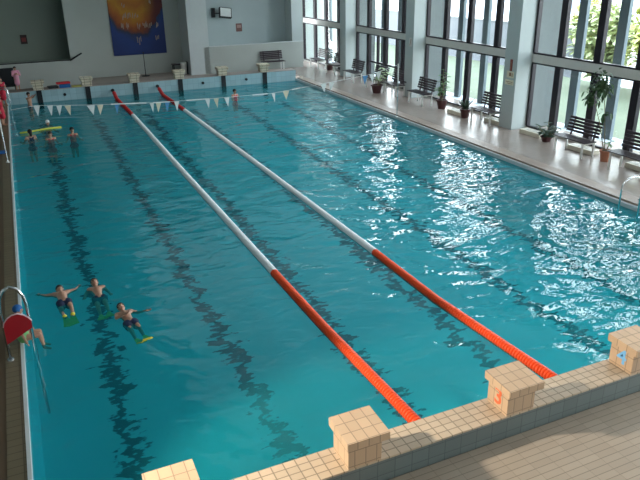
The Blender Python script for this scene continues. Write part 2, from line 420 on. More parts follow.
for i, (y0, y1) in enumerate(bays):
    b = MB(); wbox(b, y0, y1, -.06, .16, Z1, Z2); wbox(b, y0, y1, -.06, .16, Z3, HC)
    struct(b.build('trim_%d' % (i+3), BEAM))
    b = MB(); wbox(b, y0, y1, -.05, .2, 0, Z0-.02); struct(b.build('baseboard_%d' % (i+1), mat('window curb', (.52, .50, .46), .6)))
    wn = bpy.data.objects.new('window_%d' % (i+1), None); COL.objects.link(wn); wn['kind'] = 'structure'
    n = 4; ys = [y1, *mull[i], y0]
    for za, zb in ((Z0-.02, Z1), (Z2, Z3)):
        f = MB()
        wbox(f, y0, y1, -.03, .06, za, za+.05); wbox(f, y0, y1, -.03, .06, zb-.05, zb)
        for k in range(n+1):
            yc = ys[k]
            hw = .08 if k in (0, n) else .12
            a, c = max(y0, yc-hw), min(y1, yc+hw)
            wbox(f, a, c, -.05, .08, za+.05, zb-.05)
        if i == 3 and za < 1:     # glazed door in this bay
            for yc in (21.75, 20.05): wbox(f, yc-.05, yc+.05, -.04, .07, za+.05, zb-.05)
            wbox(f, 19.6, 22.4, -.04, .07, .96, 1.04)
        wf = f.build('window_frame', FRAME, wn)
        for k in range(n):
            g = MB(); wbox(g, ys[k+1]+.05, ys[k]-.05, .01, .02, za+.04, zb-.04); g.build('pane', GLASS, wf)
# outside: fins, sill ledge, lawn, garden wall, pale building, shrubs
y = 23.65
fy = [23.65+1.57*k for k in (1, 2, 3, 4)]+[23.65-1.57*k for k in range(0, 16)]
for yy in fy:
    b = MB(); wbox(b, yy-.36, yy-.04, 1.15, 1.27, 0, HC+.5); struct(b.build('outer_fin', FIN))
b = MB(); wbox(b, -2, 31, .2, 1.5, -.1, .12); struct(b.build('outer_ledge', mat('pale ledge', (.42, .46, .50), .8)))
def grass_mat():
    m, nt, out = new_mat('lawn'); b = N(nt, 'ShaderNodeBsdfPrincipled'); nt.links.new(b.outputs[0], out.inputs[0]); b.inputs['Roughness'].default_value = .9
    g = N(nt, 'ShaderNodeNewGeometry'); a = N(nt, 'ShaderNodeTexNoise'); a.inputs['Scale'].default_value = .6; a.inputs['Detail'].default_value = 8
    nt.links.new(g.outputs['Position'], a.inputs['Vector'])
    nt.links.new(mixc(nt, a.outputs['Fac'], (.08, .10, .06), (.145, .165, .11)), b.inputs['Base Color']); return m
b = MB(); b.box(16.4, 24, -8, 60, -.12, .03); tag(b.build('lawn', grass_mat()), 'green lawn outside behind the tall windows', 'grass', kind='stuff')
b = MB(); b.box(24, 80, -20, 110, -.2, -.02); struct(b.build('outer_ground', mat('pale paving', (.55, .56, .58), .9)))
g = empty('garden_wall', (24.2, 20, 0), 'long pale lavender grey garden wall at the back of the lawn', 'wall')
b = MB(); b.box(0, .3, -1, 42, -.1, 2.2); b.build('wall_body', mat('pale garden wall', (.19, .195, .21), .9), g)
b = MB(); b.box(-.05, .35, -1, 42, 2.2, 2.28); b.build('wall_cap', mat('wall cap', (.60, .60, .62), .9), g)
g = empty('building', (44, 60, 0), 'large white building beyond the garden wall', 'building')
WB = mat('white facade', (.75, .76, .80), .9)
b = MB(); b.box(0, 8, -34, 40, 0, 4); b.build('facade', WB, g)
b = MB(); b.box(-.3, 8.3, -34.3, 40.3, 4, 4.3); b.build('roof', mat('roof edge', (.35, .35, .38), .9), g)
for k in range(9):
    q = MB(); q.box(-.06, .0, -30+k*7.5, -27+k*7.5, 1.4, 3.0); q.build('window', mat('far window glass', (.22, .26, .32), .2), g)

def shrub(loc, R, H, n, label, lm, cat='tree', group='trees and shrubs beyond the lawn'):
    t = empty('garden_tree', loc, label, cat, group)
    b = MB(); b.tube([(0, 0, 0), (.05, .03, H*.3), (0, 0, H*.6)], [.12, .09, .05]); 
    for k in range(5):
        a = k*1.26; b.tube([(0, 0, H*.25), (math.cos(a)*R*.5, math.sin(a)*R*.5, H*.6)], [.05, .02])
    b.build('trunk', STEM, t)
    b = MB()
    for k in range(n):
        v = Vector((random.gauss(0, 1), random.gauss(0, 1), random.gauss(0, 1))).normalized()*random.uniform(.55, 1)
        p = Vector((v.x*R, v.y*R, H*.56+v.z*H*.42))
        b.leaf(p, (random.uniform(-1, 1), random.uniform(-1, 1), random.uniform(-.4, .8)), random.uniform(.3, .5), .22, .3)
    b.build('foliage', lm, t)
LT = mat('sunny foliage', (.55, .56, .20), .6, var=.5, scale=2.5)
LT2 = mat('pale foliage', (.50, .54, .30), .6, var=.5, scale=2.5)
for i, (x, y_, R, H, lb) in enumerate([(23.0, 13.3, 1.35, 4.2, 'bushy yellow green tree outside the nearest window bay'),
        (22.9, 16.3, 1.3, 3.6, 'rounded pale green tree outside, left of the bushy yellow one'),
        (26.6, 20.4, 1.2, 3.4, 'pale shrub rising behind the end of the garden wall'),
        (27.4, 15.0, 1.7, 5.8, 'tall tree farthest from the windows behind the rounded one'),
        (22.8, 10.3, 1.3, 4.0, 'green tree outside at the right edge of the picture')]):
    shrub((x, y_, .06), R, H, 1500, lb, LT if i % 2 == 0 else LT2)

# ------------------------------------------------------------ starting blocks
def near_block(xc, label, num=None, ncol=None):
    t = empty('starting_block', (xc, 0, .512), label, 'starting block', 'starting blocks on the near pool end')
    b = MB(); b.box(-.19, .175, -.368, -.035, 0, .30, bev=.004); base = b.build('base', BLOCK, t)
    b = MB()
    b.poly([(-.225, .0, .285), (-.225, -.43, .275), (-.225, -.43, .36), (-.225, 0, .38)], (.455, 0, 0)); b.build('platform', BLOCK, t)
    if num:
        cu = bpy.data.curves.new('digit', 'FONT'); cu.body = num; cu.size = .28; cu.extrude = .0015; cu.offset = .004
        cu.align_x = 'CENTER'; cu.align_y = 'CENTER'
        tmp = bpy.data.objects.new('digit', cu); COL.objects.link(tmp); bpy.context.view_layer.update()
        me = bpy.data.meshes.new_from_object(tmp.evaluated_get(bpy.context.evaluated_depsgraph_get())); bpy.data.objects.remove(tmp)
        me.materials.clear(); me.materials.append(ncol)
        o = bpy.data.objects.new('number', me); COL.objects.link(o); o.parent = base
        o.location = (-.192, -.21, .155); o.rotation_euler = Euler((PI/2, 0, -PI/2))
        o['label'] = 'painted number %s' % num
near_block(1.03, 'tiled starting block at the bottom left, only its top showing')
near_block(2.86, 'tiled starting block with shaded warm front, second from the left')
near_block(4.76, 'tiled starting block with a red 3 on its side', '3', mat('orange red paint', (.85, .16, .06), .5))
near_block(6.58, 'tiled starting block with a light blue 4 on its side', '4', mat('light blue paint', (.20, .50, .85), .5))
FX = [1.05, 2.97, 4.95, 6.93, 8.92, 10.93]
fl = ['farthest left starting block across the pool beside the red bundle', 'second far starting block from the left, left of the first rope',
      'third far starting block, between the two lane ropes', 'fourth far starting block, right of the second lane rope',
      'fifth far starting block, second from the right', 'far starting block in front of the dark bench']
dl = ['black marker strip below the farthest left block across the pool', 'black marker strip left of the first lane rope end', 'black marker strip between the two rope ends',
      'black marker strip right of the second rope end', 'black marker strip below the fifth far block', 'rightmost black marker strip below the block near the bench']
for x, lb, l2 in zip(FX, fl, dl):
    t = empty('starting_block', (x, L, .51), lb, 'starting block', 'starting blocks on the far pool end')
    b = MB(); b.box(-.2, .2, .0, .36, 0, .27, bev=.004); b.build('base', FARB, t)
    b = MB(); b.poly([(-.25, -.06, .25), (-.25, .4, .25), (-.25, .4, .37), (-.25, -.06, .36)], (.5, 0, 0)); b.build('platform', FARB, t)
    b = MB(); b.box(x-.1, x+.1, L-.05, L-.001, -.25, .5); tag(b.build('lane_marker', BLACK), l2, 'lane marker', 'lane markers on the far pool wall')

# ------------------------------------------------------------ lane ropes
def rope(pts, label):
    t = empty('lane_rope', (0, 0, 0), label, 'lane rope', 'lane ropes')
    P = [Vector(p) for p in pts]
    ln = [0]
    for a, c in zip(P, P[1:]): ln.append(ln[-1]+(c-a).length)
    def at(s):
        for i in range(len(P)-1):
            if s <= ln[i+1] or i == len(P)-2:
                u = (s-ln[i])/(ln[i+1]-ln[i]); return P[i].lerp(P[i+1], u), (P[i+1]-P[i]).normalized()
    b = MB(); b.tube(P, .012, 6); cb = b.build('cable', BLACK, t)
    pitch = .0505
    def disc(b, s):
        p, d = at(s); q = d.to_track_quat('Z', 'Y').to_matrix().to_4x4()
        m = Matrix.Translation(p) @ q
        n0 = len(b.bm.verts)
        b.lathe([(.02, -.022), (.072, -.014), (.078, 0), (.072, .014), (.02, .022)], seg=12)
        b.bm.verts.ensure_lookup_table()
        for v in b.bm.verts[n0:]: v.co = m @ v.co
    tot = ln[-1]; s = .12; n = 0
    wb = MB(); rb = MB()
    while s < tot-.25:
        p, _ = at(s)
        if n < 100:
            b = MB(); disc(b, s); o = b.build('float', ROPER, t, smooth=True)
        else:
            wb.mi = 0 if p.y < 20.3 else 1
            if p.y < 5.15: wb.mi = 2
            disc(wb, s)
        s += pitch; n += 1
    o = wb.build('float_line', [ROPEW, ROPERF, ROPER], t, smooth=True); o['kind'] = 'stuff'; o['label'] = 'white floats ending in red ones at the far end'
    b = MB(); b.ball(P[0], .03, 1); b.build('hook', CHROME, cb)
    b = MB(); b.cyl(P[-1]-Vector((0, .02, 0)), P[-1]+Vector((0, .03, 0)), .07, .07, 12); b.build('anchor', BLACK, t)
rope([(3.97, .0, .12), (3.98, .30, .05), (3.99, 1.0, .02), (3.95, 3.0, .01), (3.95, 5.1, .01), (3.98, 12.5, .01), (4.04, 20.1, .01), (3.99, 23.9, .03), (3.98, 24.86, .26)],
     'left lane rope, orange then white then red, ending between blocks 2 and 3')
rope([(6.06, .0, .12), (6.06, .30, .05), (6.05, 1.0, .02), (5.95, 3.0, .01), (5.98, 5.15, .01), (6.0, 12.5, .01), (5.99, 20.5, .01), (5.92, 23.9, .03), (5.9, 24.86, .28)],
     'right lane rope, orange then white then red, ending between blocks 3 and 4')
for x, lb in ((2.03, 'black round rope anchor on the far wall left of the ropes'), (10.01, 'black round rope anchor on the far wall between the fifth and sixth blocks'),
              (7.95, 'black round rope anchor on the far wall between the fourth and fifth blocks')):
    b = MB(); b.cyl((x, L-.05, .25), (x, L, .25), .06, .06, 14); tag(b.build('rope_anchor', BLACK, smooth=False), lb, 'anchor', 'spare rope anchors')

# ------------------------------------------------------------ pennant line
YF = 15.0
knots = [(.06, 1.54), (.71, 1.60), (2.12, 1.48), (4.1, 1.37), (5.76, 1.34), (7.62, 1.33), (8.55, 1.41), (9.69, 1.51), (11.25, 1.66), (12.26, 1.9)]
def kz(x):
    for (a, za), (c, zc) in zip(knots, knots[1:]):
        if x <= c: return za+(zc-za)*(x-a)/(c-a)
    return knots[-1][1]
from_px = [(.72, .17), (1.06, .15), (1.30, .15), (1.52, .17), (2.14, .22), (2.40, .17), (2.86, .12), (3.86, .12), (4.06, .16), (4.32, .14), (4.6, .15), (5.55, .15), (5.82, .15), (6.16, .16),
           (7.70, .12), (8.13, .22), (9.45, .2), (9.75, .2), (11.0, .2), (11.25, .2), (11.5, .2)]
t = empty('pennant_line', (0, YF, 0), 'line of small white and cream pennants strung low across the pool', 'pennants')
b = MB(); b.tube([(x, 0, z) for x, z in knots[:-1]]+[(12.24, 0, 1.89)], .006, 6); b.build('cord', FLAGW, t)
for a, c in ((2.7, 3.7), (3.9, 4.4), (4.9, 5.6), (7.0, 7.5), (8.35, 8.62)):
    b = MB(); b.tube([(a, 0, kz(a)), (c, 0, kz(c))], .018, 6); b.build('cord_sleeve', FLAGW, t)
for i, (x, wd) in enumerate(from_px):
    b = MB(); z = kz(x)-.01; sw = random.uniform(-.05, .05)
    b.poly([(x-wd*.5, 0, z), (x+wd*.5, 0, z), (x+sw, .02, z-.29)], (0, .004, 0))
    m = FLAGB if i in (6, 9, 18) else (FLAGC if i in (5, 8, 12, 15, 3) else FLAGW)
    o = b.build('pennant', m, t)
    if m is not FLAGW: o['label'] = 'blue pennant' if m is FLAGB else 'cream pennant'
def pole(x, top, label):
    t = empty('pennant_pole', (x, YF, .1), label, 'pole', 'pennant poles')
    b = MB(); b.cyl((0, 0, 0), (0, 0, top-.1), .014, .014, 8); b.build('pole', CHROME, t)
    b = MB(); b.cyl((0, 0, 0), (0, 0, .03), .05, .04, 12); b.build('foot', WHITEM, t)
    b = MB(); b.cyl((0, 0, top-.75), (0, 0, top-.1), .022, .022, 8); b.build('sleeve', WHITEM, t)
pole(12.27, 1.93, 'thin pole with white top at the right pool edge'); pole(-.28, 1.56, 'thin chrome pole at the left pool edge')

# ------------------------------------------------------------ benches (facing the pool)
def make_bench(label):
    t = empty('bench', (0, 0, 0), label, 'bench', 'slatted benches')
    Lh = .60
    b = MB()
    for k in range(5): b.box(.0+k*.088, .075+k*.088, -Lh, Lh, .43, .455, bev=.004)
    b.build('seat', SLAT, t)
    b = MB()
    for k in range(5):
        z = .53+k*.085; x = .46+k*.022
        b.poly([(x, -Lh, z), (x+.022, -Lh, z), (x+.038, -Lh, z+.062), (x+.016, -Lh, z+.062)], (0, 2*Lh, 0))
    for s in (-.42, .42):
        b.poly([(.455, s-.02, .42), (.49, s-.02, .42), (.605, s-.02, .94), (.585, s-.02, .94)], (0, .04, 0))
    b.build('backrest', SLAT, t)
    for s in (-.5, .5):
        b = MB(); b.box(.02, .06, s-.025, s+.025, 0, .43); b.build('leg', WHITEM, t)
        b = MB(); b.box(.42, .46, s-.025, s+.025, 0, .43); b.build('leg', WHITEM, t)
        b = MB(); b.box(.06, .42, s-.02, s+.02, .37, .41); b.build('rail', WHITEM, t)
    return t
bl = [(13.74, 6.45, 'dark slatted bench at the right picture edge with white legs'),
      (13.80, 8.45, 'dark slatted bench between the bushy plant and the terracotta pot'),
      (14.10, 12.75, 'dark slatted bench half hidden behind the pillar with the cream signs'),
      (13.95, 16.55, 'dark slatted bench beside the tall potted plant, just right of a pillar'),
      (14.08, 18.75, 'dark slatted bench in front of the glazed door, right one of two'),
      (14.12, 20.35, 'dark slatted bench in front of the glazed door, left one of two'),
      (14.15, 22.6, 'dark slatted bench standing against the pillar left of the glazed door'),
      (14.45, 25.2, 'small dark bench with a white towel lying on its seat'),
      (14.60, 27.5, 'dark bench farthest away in the corner by the windows')]
proto = make_bench(bl[0][2])
for i, (x, y_, lb) in enumerate(bl):
    o = proto if i == 0 else copy_tree(proto)
    o.location = (x, y_, .125); o.rotation_euler.z = -.02; o['label'] = lb
o = copy_tree(proto); o.location = (12.55, 27.9, .12); o.rotation_euler.z = PI/2+PI; o['label'] = 'dark bench against the low wall at the far end'
o.rotation_euler.z = PI/2; o.location = (12.5, 27.68, .12)
# towel
b = MB(); 
b.box(14.5, 14.92, 24.85, 25.4, .582, .62, bev=.015); b.box(14.62, 14.85, 25.0, 25.3, .62, .67, bev=.02)
tag(b.build('towel', mat('white towel', (.72, .66, .66), .9, bump=.6)), 'folded white towel lying on the small bench', 'towel')
# floor convectors
for x, y_, lb in ((14.45, 8.5, 'low cream box under the bench between two plants'), (14.40, 6.4, 'low cream box under the rightmost bench'), (14.35, 14.3, 'low cream box standing free between two potted plants'),
                  (14.6, 12.5, 'low cream box under the bench behind the signed pillar'), (14.55, 10.65, 'low cream box beside the bushy dark plant and pillar')):
    t = empty('floor_convector', (x, y_, .125), lb, 'heater', 'low cream boxes by the windows')
    b = MB(); b.box(-.16, .16, -.45, .45, 0, .13, bev=.01); cs = b.build('casing', CREAM, t)
    b = MB()
    for k in range(12): b.box(-.11, .11, -.40+k*.068, -.365+k*.068, .13, .137)
    b.build('grille', mat('grille', (.42, .40, .36), .5), cs)

# ------------------------------------------------------------ potted plants
def pot(t, r, h, m):
    b = MB(); b.lathe([(r*.68, 0), (r*.78, h*.3), (r*.95, h*.85), (r*1.08, h*.86), (r*1.08, h), (r*.9, h), (r*.88, h*.88)], seg=20); pt = b.build('pot', m, t, smooth=False)
    b = MB(); b.lathe([(r*.87, h*.86), (r*.87, h*.9)], seg=16); b.build('soil', SOIL, pt)
def plant(name, loc, r, h, pm, label, stems, leaf, lm):
    t = empty(name, loc, label, 'potted plant', 'potted plants along the windows')
    pot(t, r, h, pm)
    b = MB(); lf = MB()
    for (dx, dy, top) in stems:
        P = [Vector((dx*.1, dy*.1, h*.85)), Vector((dx*.5, dy*.5, h+(top-h)*.5)), Vector((dx, dy, top))]
        b.tube(P, [.014, .010, .006], 6)
        n, ll, lw, z0 = leaf
        for k in range(n):
            u = z0+(1-z0)*k/max(1, n-1)
            p = P[0].lerp(P[1], u*2) if u < .5 else P[1].lerp(P[2], u*2-1)
            a = k*2.4+dx*9
            lf.leaf(p, (math.cos(a), math.sin(a), random.uniform(.1, .7)), ll*random.uniform(.7, 1.15), lw, .45)
    if stems: b.build('stem', STEM, t)
    lf.build('foliage', lm, t); return t
plant('potted_plant', (14.42, 15.42, .125), .20, .32, POTD, 'leafy green plant in a dark red pot beside the bench at the pillar', [(.10, .0, 1.2), (-.05, -.12, .95), (.12, .18, 1.35), (-.1, .15, .75)], (9, .26, .12, .35), LEAF)
plant('potted_plant', (14.22, 13.72, .125), .17, .30, POTD, 'dark spiky plant in a dark red pot at the end of a bench', [], (0, 0, 0, 0), LEAFD)
b = MB()
for k in range(22):
    a = k*2.4; b.leaf((0, 0, .27), (math.cos(a), math.sin(a), random.uniform(.7, 2.2)), random.uniform(.38, .6), .07, .15)
b.build('leaves', LEAFD, [o for o in COL.objects if o.name.startswith('potted_plant') and o.parent is None][-1])
t = plant('potted_plant', (14.35, 9.85, .125), .17, .16, POTD, 'low bushy dark plant on the floor left of a bench', [(math.cos(a)*.3, math.sin(a)*.36, .42+.1*math.sin(3*a)) for a in [k*.7 for k in range(9)]], (9, .2, .09, .2), LEAFD)
plant('potted_plant', (14.22, 7.5, .125), .15, .30, TERRA, 'tall thin-stemmed plant in a terracotta pot between two benches',
      [(.05, .45, 2.0), (.04, .75, 1.65), (-.05, -.12, .5), (.12, -.02, .55)], (5, .16, .09, .8), LEAF)
t = [o for o in COL.objects if o.name.startswith('potted_plant') and o.parent is None][-1]
b = MB()
for cy, cz, n, sg in ((.48, 1.95, 120, .10), (.78, 1.62, 45, .075), (.2, 1.22, 12, .05)):
    for k in range(n):
        v = Vector((random.gauss(0, sg), random.gauss(0, sg*1.2), random.gauss(0, sg*1.3)))
        b.leaf(Vector((.04, cy, cz))+v, (v.x+.01, v.y, random.uniform(-.5, .3)), .13, .09, .5)
b.build('leaf_cluster', mat('deep green leaf', (.035, .085, .025), .5, var=.5, scale=14), t)
plant('planter', (13.92, 19.45, .125), .24, .34, POTD, 'dark red planter with pale green leaves between two benches by the glazed door', [(.3, -.3, .95), (.35, -.5, .85), (.1, -.1, .7), (.3, 0, 1.0)], (9, .24, .13, .4), LEAFP)
plant('potted_plant', (15.0, 26.4, .125), .18, .3, POTD, 'dark leafy plant standing behind the farthest benches', [(0, 0, 1.0), (.1, .2, .8), (-.1, -.2, .85)], (8, .28, .12, .3), LEAFD)

# ------------------------------------------------------------ signs on pillars
def plate(name, x, y0, y1, z0, z1, m, label, cat, marks=None, grp=None):
    t = empty(name, (x, (y0+y1)/2, (z0+z1)/2), label, cat, grp)
    hy, hz = (y1-y0)/2, (z1-z0)/2
    b = MB(); b.box(-.015, 0, -hy, hy, -hz, hz, bev=.002); pl = b.build('plate', m, t)
    if marks:
        b = MB()
        for (a, c, d, e) in marks: b.box(-.019, -.015, a*hy, c*hy, d*hz, e*hz)
        b.build('print', mat('brown print', (.30, .17, .10), .6), pl)
    return t
px = wx(11.8)-.605
CRS = mat('cream sign', (.78, .70, .52), .6)
plate('thermometer', px, 11.73, 11.83, 1.93, 2.28, mat('red brown strip', (.25, .05, .04), .5), 'narrow red brown strip high on the pillar above cream signs', 'thermometer', [(-.2, .2, -.8, .6)])
plate('sign', px, 11.62, 11.94, 1.72, 1.92, CRS, 'cream square sign on the pillar below the red strip', 'sign', [(-.3, .3, -.5, .6), (-.7, -.5, -.6, .5)], 'cream signs')
plate('sign', px, 11.60, 12.00, 1.50, 1.66, CRS, 'lower wide cream sign on the same pillar', 'sign', [(-.8, .8, .1, .3), (-.8, .5, -.5, -.3)], 'cream signs')
p2 = wx(18.0)-.605
t = plate('sign', p2, 17.82, 18.0, 2.10, 2.42, mat('pale sign', (.66, .64, .60), .6), 'pale sign with a slanted brown stroke on the middle pillar', 'sign')
b = MB(); b.poly([(-.02, .05, -.13), (-.02, .02, -.13), (-.02, -.06, .12), (-.02, -.03, .12)], (.004, 0, 0)); b.build('stroke', mat('brown print', (.30, .17, .10)), t)

# ------------------------------------------------------------ far wall fittings
def paint_mat():
    m, nt, out = new_mat('abstract paint'); b = N(nt, 'ShaderNodeBsdfPrincipled'); nt.links.new(b.outputs[0], out.inputs[0]); b.inputs['Roughness'].default_value = .6
    tc = N(nt, 'ShaderNodeTexCoord'); s = N(nt, 'ShaderNodeSeparateXYZ'); nt.links.new(tc.outputs['Generated'], s.inputs[0])
    nz = N(nt, 'ShaderNodeTexNoise'); nz.inputs['Scale'].default_value = 5; nz.inputs['Detail'].default_value = 5; nt.links.new(tc.outputs['Generated'], nz.inputs['Vector'])
    w_ = math_n(nt, 'MULTIPLY', math_n(nt, 'SUBTRACT', nz.outputs['Fac'], .5), .35)
    dx = math_n(nt, 'ABSOLUTE', math_n(nt, 'SUBTRACT', s.outputs[0], .45))
    v = math_n(nt, 'ADD', math_n(nt, 'SUBTRACT', s.outputs[2], math_n(nt, 'MULTIPLY', math_n(nt, 'MULTIPLY', dx, dx), 1.6)), math_n(nt, 'ADD', w_, .07))
    cr = N(nt, 'ShaderNodeValToRGB'); nt.links.new(v, cr.inputs[0]); e = cr.color_ramp.elements
    e[0].position = 0; e[0].color = (.008, .03, .16, 1); e[1].position = 1; e[1].color = (.55, .20, .01, 1)
    for p_, c in ((.26, (.010, .04, .20)), (.36, (.02, .03, .07)), (.44, (.22, .045, .01)), (.55, (.40, .11, .01)), (.7, (.50, .22, .01)), (.85, (.42, .13, .01))):
        k = e.new(p_); k.color = (*c, 1)
    red = math_n(nt, 'MULTIPLY', math_n(nt, 'SMOOTH_MIN', 1, math_n(nt, 'MULTIPLY', math_n(nt, 'MAXIMUM', math_n(nt, 'SUBTRACT', s.outputs[0], .62), 0), 4), .1), math_n(nt, 'GREATER_THAN', v, .36))
    nt.links.new(mixc(nt, red, cr.outputs[0], (.10, .010, .010)), b.inputs['Base Color']); return m
t = empty('wall_painting', (6.2, Y2-.03, 2.6), 'large abstract orange and blue painting on the far wall', 'painting')
b = MB(); b.box(-1.32, 1.3, -.03, .02, -1.5, 1.5, bev=.005); cv = b.build('canvas', paint_mat(), t)
BM = mat('brush marks', (.36, .28, .22), .7, var=.5, scale=5)
b = MB()
for (x, z, ww, h) in [(-.62, .32, .14, .22), (-.45, .38, .16, .26), (-.22, .36, .22, .22), (.0, .35, .14, .16), (-.75, -.1, .1, .3), (-.5, -.12, .12, .26), (.05, -.16, .12, .26), (.42, -.08, .08, .28), (.6, -.1, .16, .22), (.3, -.12, .08, .2),
                      (.95, -.12, .1, .26), (.0, -.8, .2, .36), (.9, -.75, .14, .28), (-.6, .85, .12, .16), (.7, .95, .08, .22)]:
    for q in range(3):
        a = x+(q-1)*ww*.42; t_ = random.uniform(-.03, .03); hh = h*random.uniform(.3, .55); z_ = z+random.uniform(-.06, .06)
        b.poly([(a-.022, -.034, z_-hh), (a+.012, -.034, z_-hh*.9), (a+.022+t_, -.034, z_+hh), (a-.01+t_, -.034, z_+hh*.8)], (0, .003, 0)); b.build('brush_mark', BM, cv); b = MB()
b.bm.free()
t = empty('stand', (6.2, 29.3, .12), 'thin black stand on a round base below the painting', 'stand')
b = MB(); b.cyl((0, 0, .02), (0, 0, 1.12), .02, .015, 8); b.build('pole', BLACK, t)
b = MB(); b.lathe([(.2, 0), (.2, .02), (.03, .04)], seg=16); b.build('base', BLACK, t)
b = MB(); b.ball((0, 0, 1.13), .04, 1); b.build('knob', BLACK, t)
# low dark table and white bin
t = empty('side_table', (8.0, 29.4, .12), 'low dark table beside the white bin near the far pillar', 'table')
b = MB(); b.box(-.42, .3, -.2, .2, .42, .47, bev=.005); b.build('tabletop', SLAT, t)
for sx in (-.36, .24):
    for sy in (-.15, .15):
        b = MB(); b.box(sx-.02, sx+.02, sy-.02, sy+.02, 0, .42); b.build('leg', BLACK, t)
t = empty('bin', (8.05, 28.9, .12), 'white bin with a dark side strip near the far pillar', 'bin')
b = MB(); b.lathe([(.13, .0), (.16, .55), (.17, .56), (.15, .58)], seg=16); b.build('body', WHITEM, t)
b = MB(); b.box(.15, .2, -.1, .1, .0, .62); b.build('frame', BLACK, t)
# floodlight / monitor on bracket
t = empty('wall_monitor', (9.9, Y3-.05, 2.95), 'white faced tilted screen box on a dark wall bracket', 'monitor')
b = MB(); b.box(-.12, .05, -.12, .04, -.2, .25, bev=.01); br = b.build('bracket', BLACK, t)
b = MB(); b.tube([(0, -.1, .0), (.25, -.3, .0)], .03); b.build('arm', BLACK, br)
mt = Matrix.Translation((.52, -.32, .02)) @ Matrix.Rotation(math.radians(-22), 4, 'X') @ Matrix.Rotation(math.radians(8), 4, 'Y')
b = MB(); b.box(-.31, .31, -.06, .12, -.25, .25, bev=.01, mtx=mt); hs = b.build('housing', BLACK, t)
b = MB(); b.box(-.27, .27, -.075, -.06, -.21, .21, mtx=mt); b.build('screen', mat('pale screen', (.75, .78, .78), .4), hs)
t = empty('poster', (11.2, Y3-.02, 2.2), 'small brown red poster on the blue grey recess wall', 'poster')
b = MB(); b.box(-.16, .16, 0, .015, -.2, .2); sh = b.build('sheet', mat('poster brown', (.20, .10, .09), .7), t)
b = MB(); b.box(-.11, .11, -.004, .0, -.02, .13); b.build('picture', mat('poster pale', (.40, .26, .24), .7), sh)
t = empty('poster', (.90, Y1+1.17, 2.15), 'small dark red poster on the grey wall at the far left', 'poster')
b = MB(); b.box(-.14, .14, 0, .015, -.2, .2); sh = b.build('sheet', mat('poster dark', (.05, .03, .03), .7), t)
b = MB(); b.box(-.09, .09, -.004, .0, -.1, .08); b.build('picture', mat('poster red', (.22, .05, .05), .7), sh)
t = empty('wall_handrail', (2.95, Y1-.06, 1.38), 'short slanted dark handrail on the left far wall', 'handrail')
b = MB(); b.tube([(-.28, 0, -.16), (.28, 0, .14)], .035); b.build('bar', BLACK, t)
b = MB(); b.cyl((0, 0, 0), (0, .06, 0), .015); b.build('bracket', BLACK, t)

# ------------------------------------------------------------ chrome ladders
def ladder(x0, y0, sgn, deckz, label, h=.75, reach=.55, sp=.5):
    t = empty('pool_ladder', (x0, y0, 0), label, 'pool ladder', 'chrome pool ladders')
    for dy in ((0, sp) if sp else (0,)):
        P = [(0, dy, -.9), (0, dy, h*.6)]
        for k in range(7):
            a = PI*k/6
            P.append((sgn*reach/2*(1-math.cos(a)), dy, h*.75+math.sin(a)*h*.25))
        P.append((sgn*reach, dy, deckz))
        b = MB(); b.tube(P, .021, 10); ra = b.build('rail', CHROME, t, smooth=True)
        b = MB(); b.cyl((sgn*reach, dy, deckz), (sgn*reach, dy, deckz+.02), .05, .045, 14); b.build('flange', CHROME, ra)
    for z in ((-.2, -.45, -.7) if sp else ()):
        b = MB(); b.box(-.05, .05, 0, sp, z-.015, z+.015, bev=.004); b.build('step', WHITEM, t)
    return t
ladder(11.85, 4.3, 1, .13, 'chrome pool ladder at the right picture edge', .72, .62)
ladder(-.02, 3.95, -1, .09, 'chrome arched grab rail in the left foreground', 1.17, .33, 0)
ladder(-.08, 23.3, -1, .09, 'chrome ladder at the far left pool corner', .9, .4)
# red half-round board with pale rim, hung on the ladder
t = empty('red_board', (-.155, 3.86, .57), 'red half-round board with pale rim leaning on the left ladder', 'board')
P = [(-.345, .38), (.0, .56), (.005, .66), (-.03, .72), (-.08, .765), (-.15, .80), (-.22, .79), (-.28, .755), (-.325, .70), (-.34, .64)]
P = [(x+.155, 0, z-.57) for x, z in P]
b = MB(); b.poly(P, (0, .03, 0)); b.build('panel', REDB, t)
b = MB(); b.tube([Vector(p)+Vector((0, .015, 0)) for p in P[2:]], .014, 8); b.build('rim', mat('pink white rim', (.66, .50, .52), .5), t)

# ------------------------------------------------------------ floats, mats, boards
def slab(name, loc, sx, sy, sz, m, label, cat, rz=0, grp=None, bev=.02):
    mt = Matrix.Rotation(rz, 4, 'Z')
    b = MB(); b.box(-sx/2, sx/2, -sy/2, sy/2, 0, sz, bev=min(bev, sz*.4), mtx=mt); return tag(b.build(name, m, loc=loc), label, cat, grp)
slab('kickboard', (1.62, 25.1, .51), .40, .3, .10, BLACK, 'black board at the bottom of the bundle on the far pool end', 'kickboard', .1, 'boards on the far pool end')
slab('kickboard', (2.10, 25.1, .51), .44, .3, .13, BLUE, 'blue board under the red one on the far pool end', 'kickboard', -.1, 'boards on the far pool end')
slab('kickboard', (2.05, 25.15, .66), .55, .3, .07, mat('red foam', (.60, .03, .04), .6), 'red board on top of the bundle on the far pool end', 'kickboard', .08, 'boards on the far pool end')
slab('kickboard', (2.56, 25.05, .51), .38, .26, .05, mat('dull yellow foam', (.50, .45, .10), .6), 'flat yellow board right of the bundle on the far pool end', 'kickboard', 0, 'boards on the far pool end')
slab('kickboard', (-.55, 16.3, .085), .5, .32, .04, BLUE, 'blue board lying on the left deck', 'kickboard', .1)
b = MB(); b.tube([(.12, 19.1, .03), (.5, 19.25, .02), (.95, 19.42, .02), (1.45, 19.45, .02)], .035, 10)
tag(b.build('pool_noodle', YEL, smooth=True), 'long yellow foam noodle floating among the children', 'pool noodle')

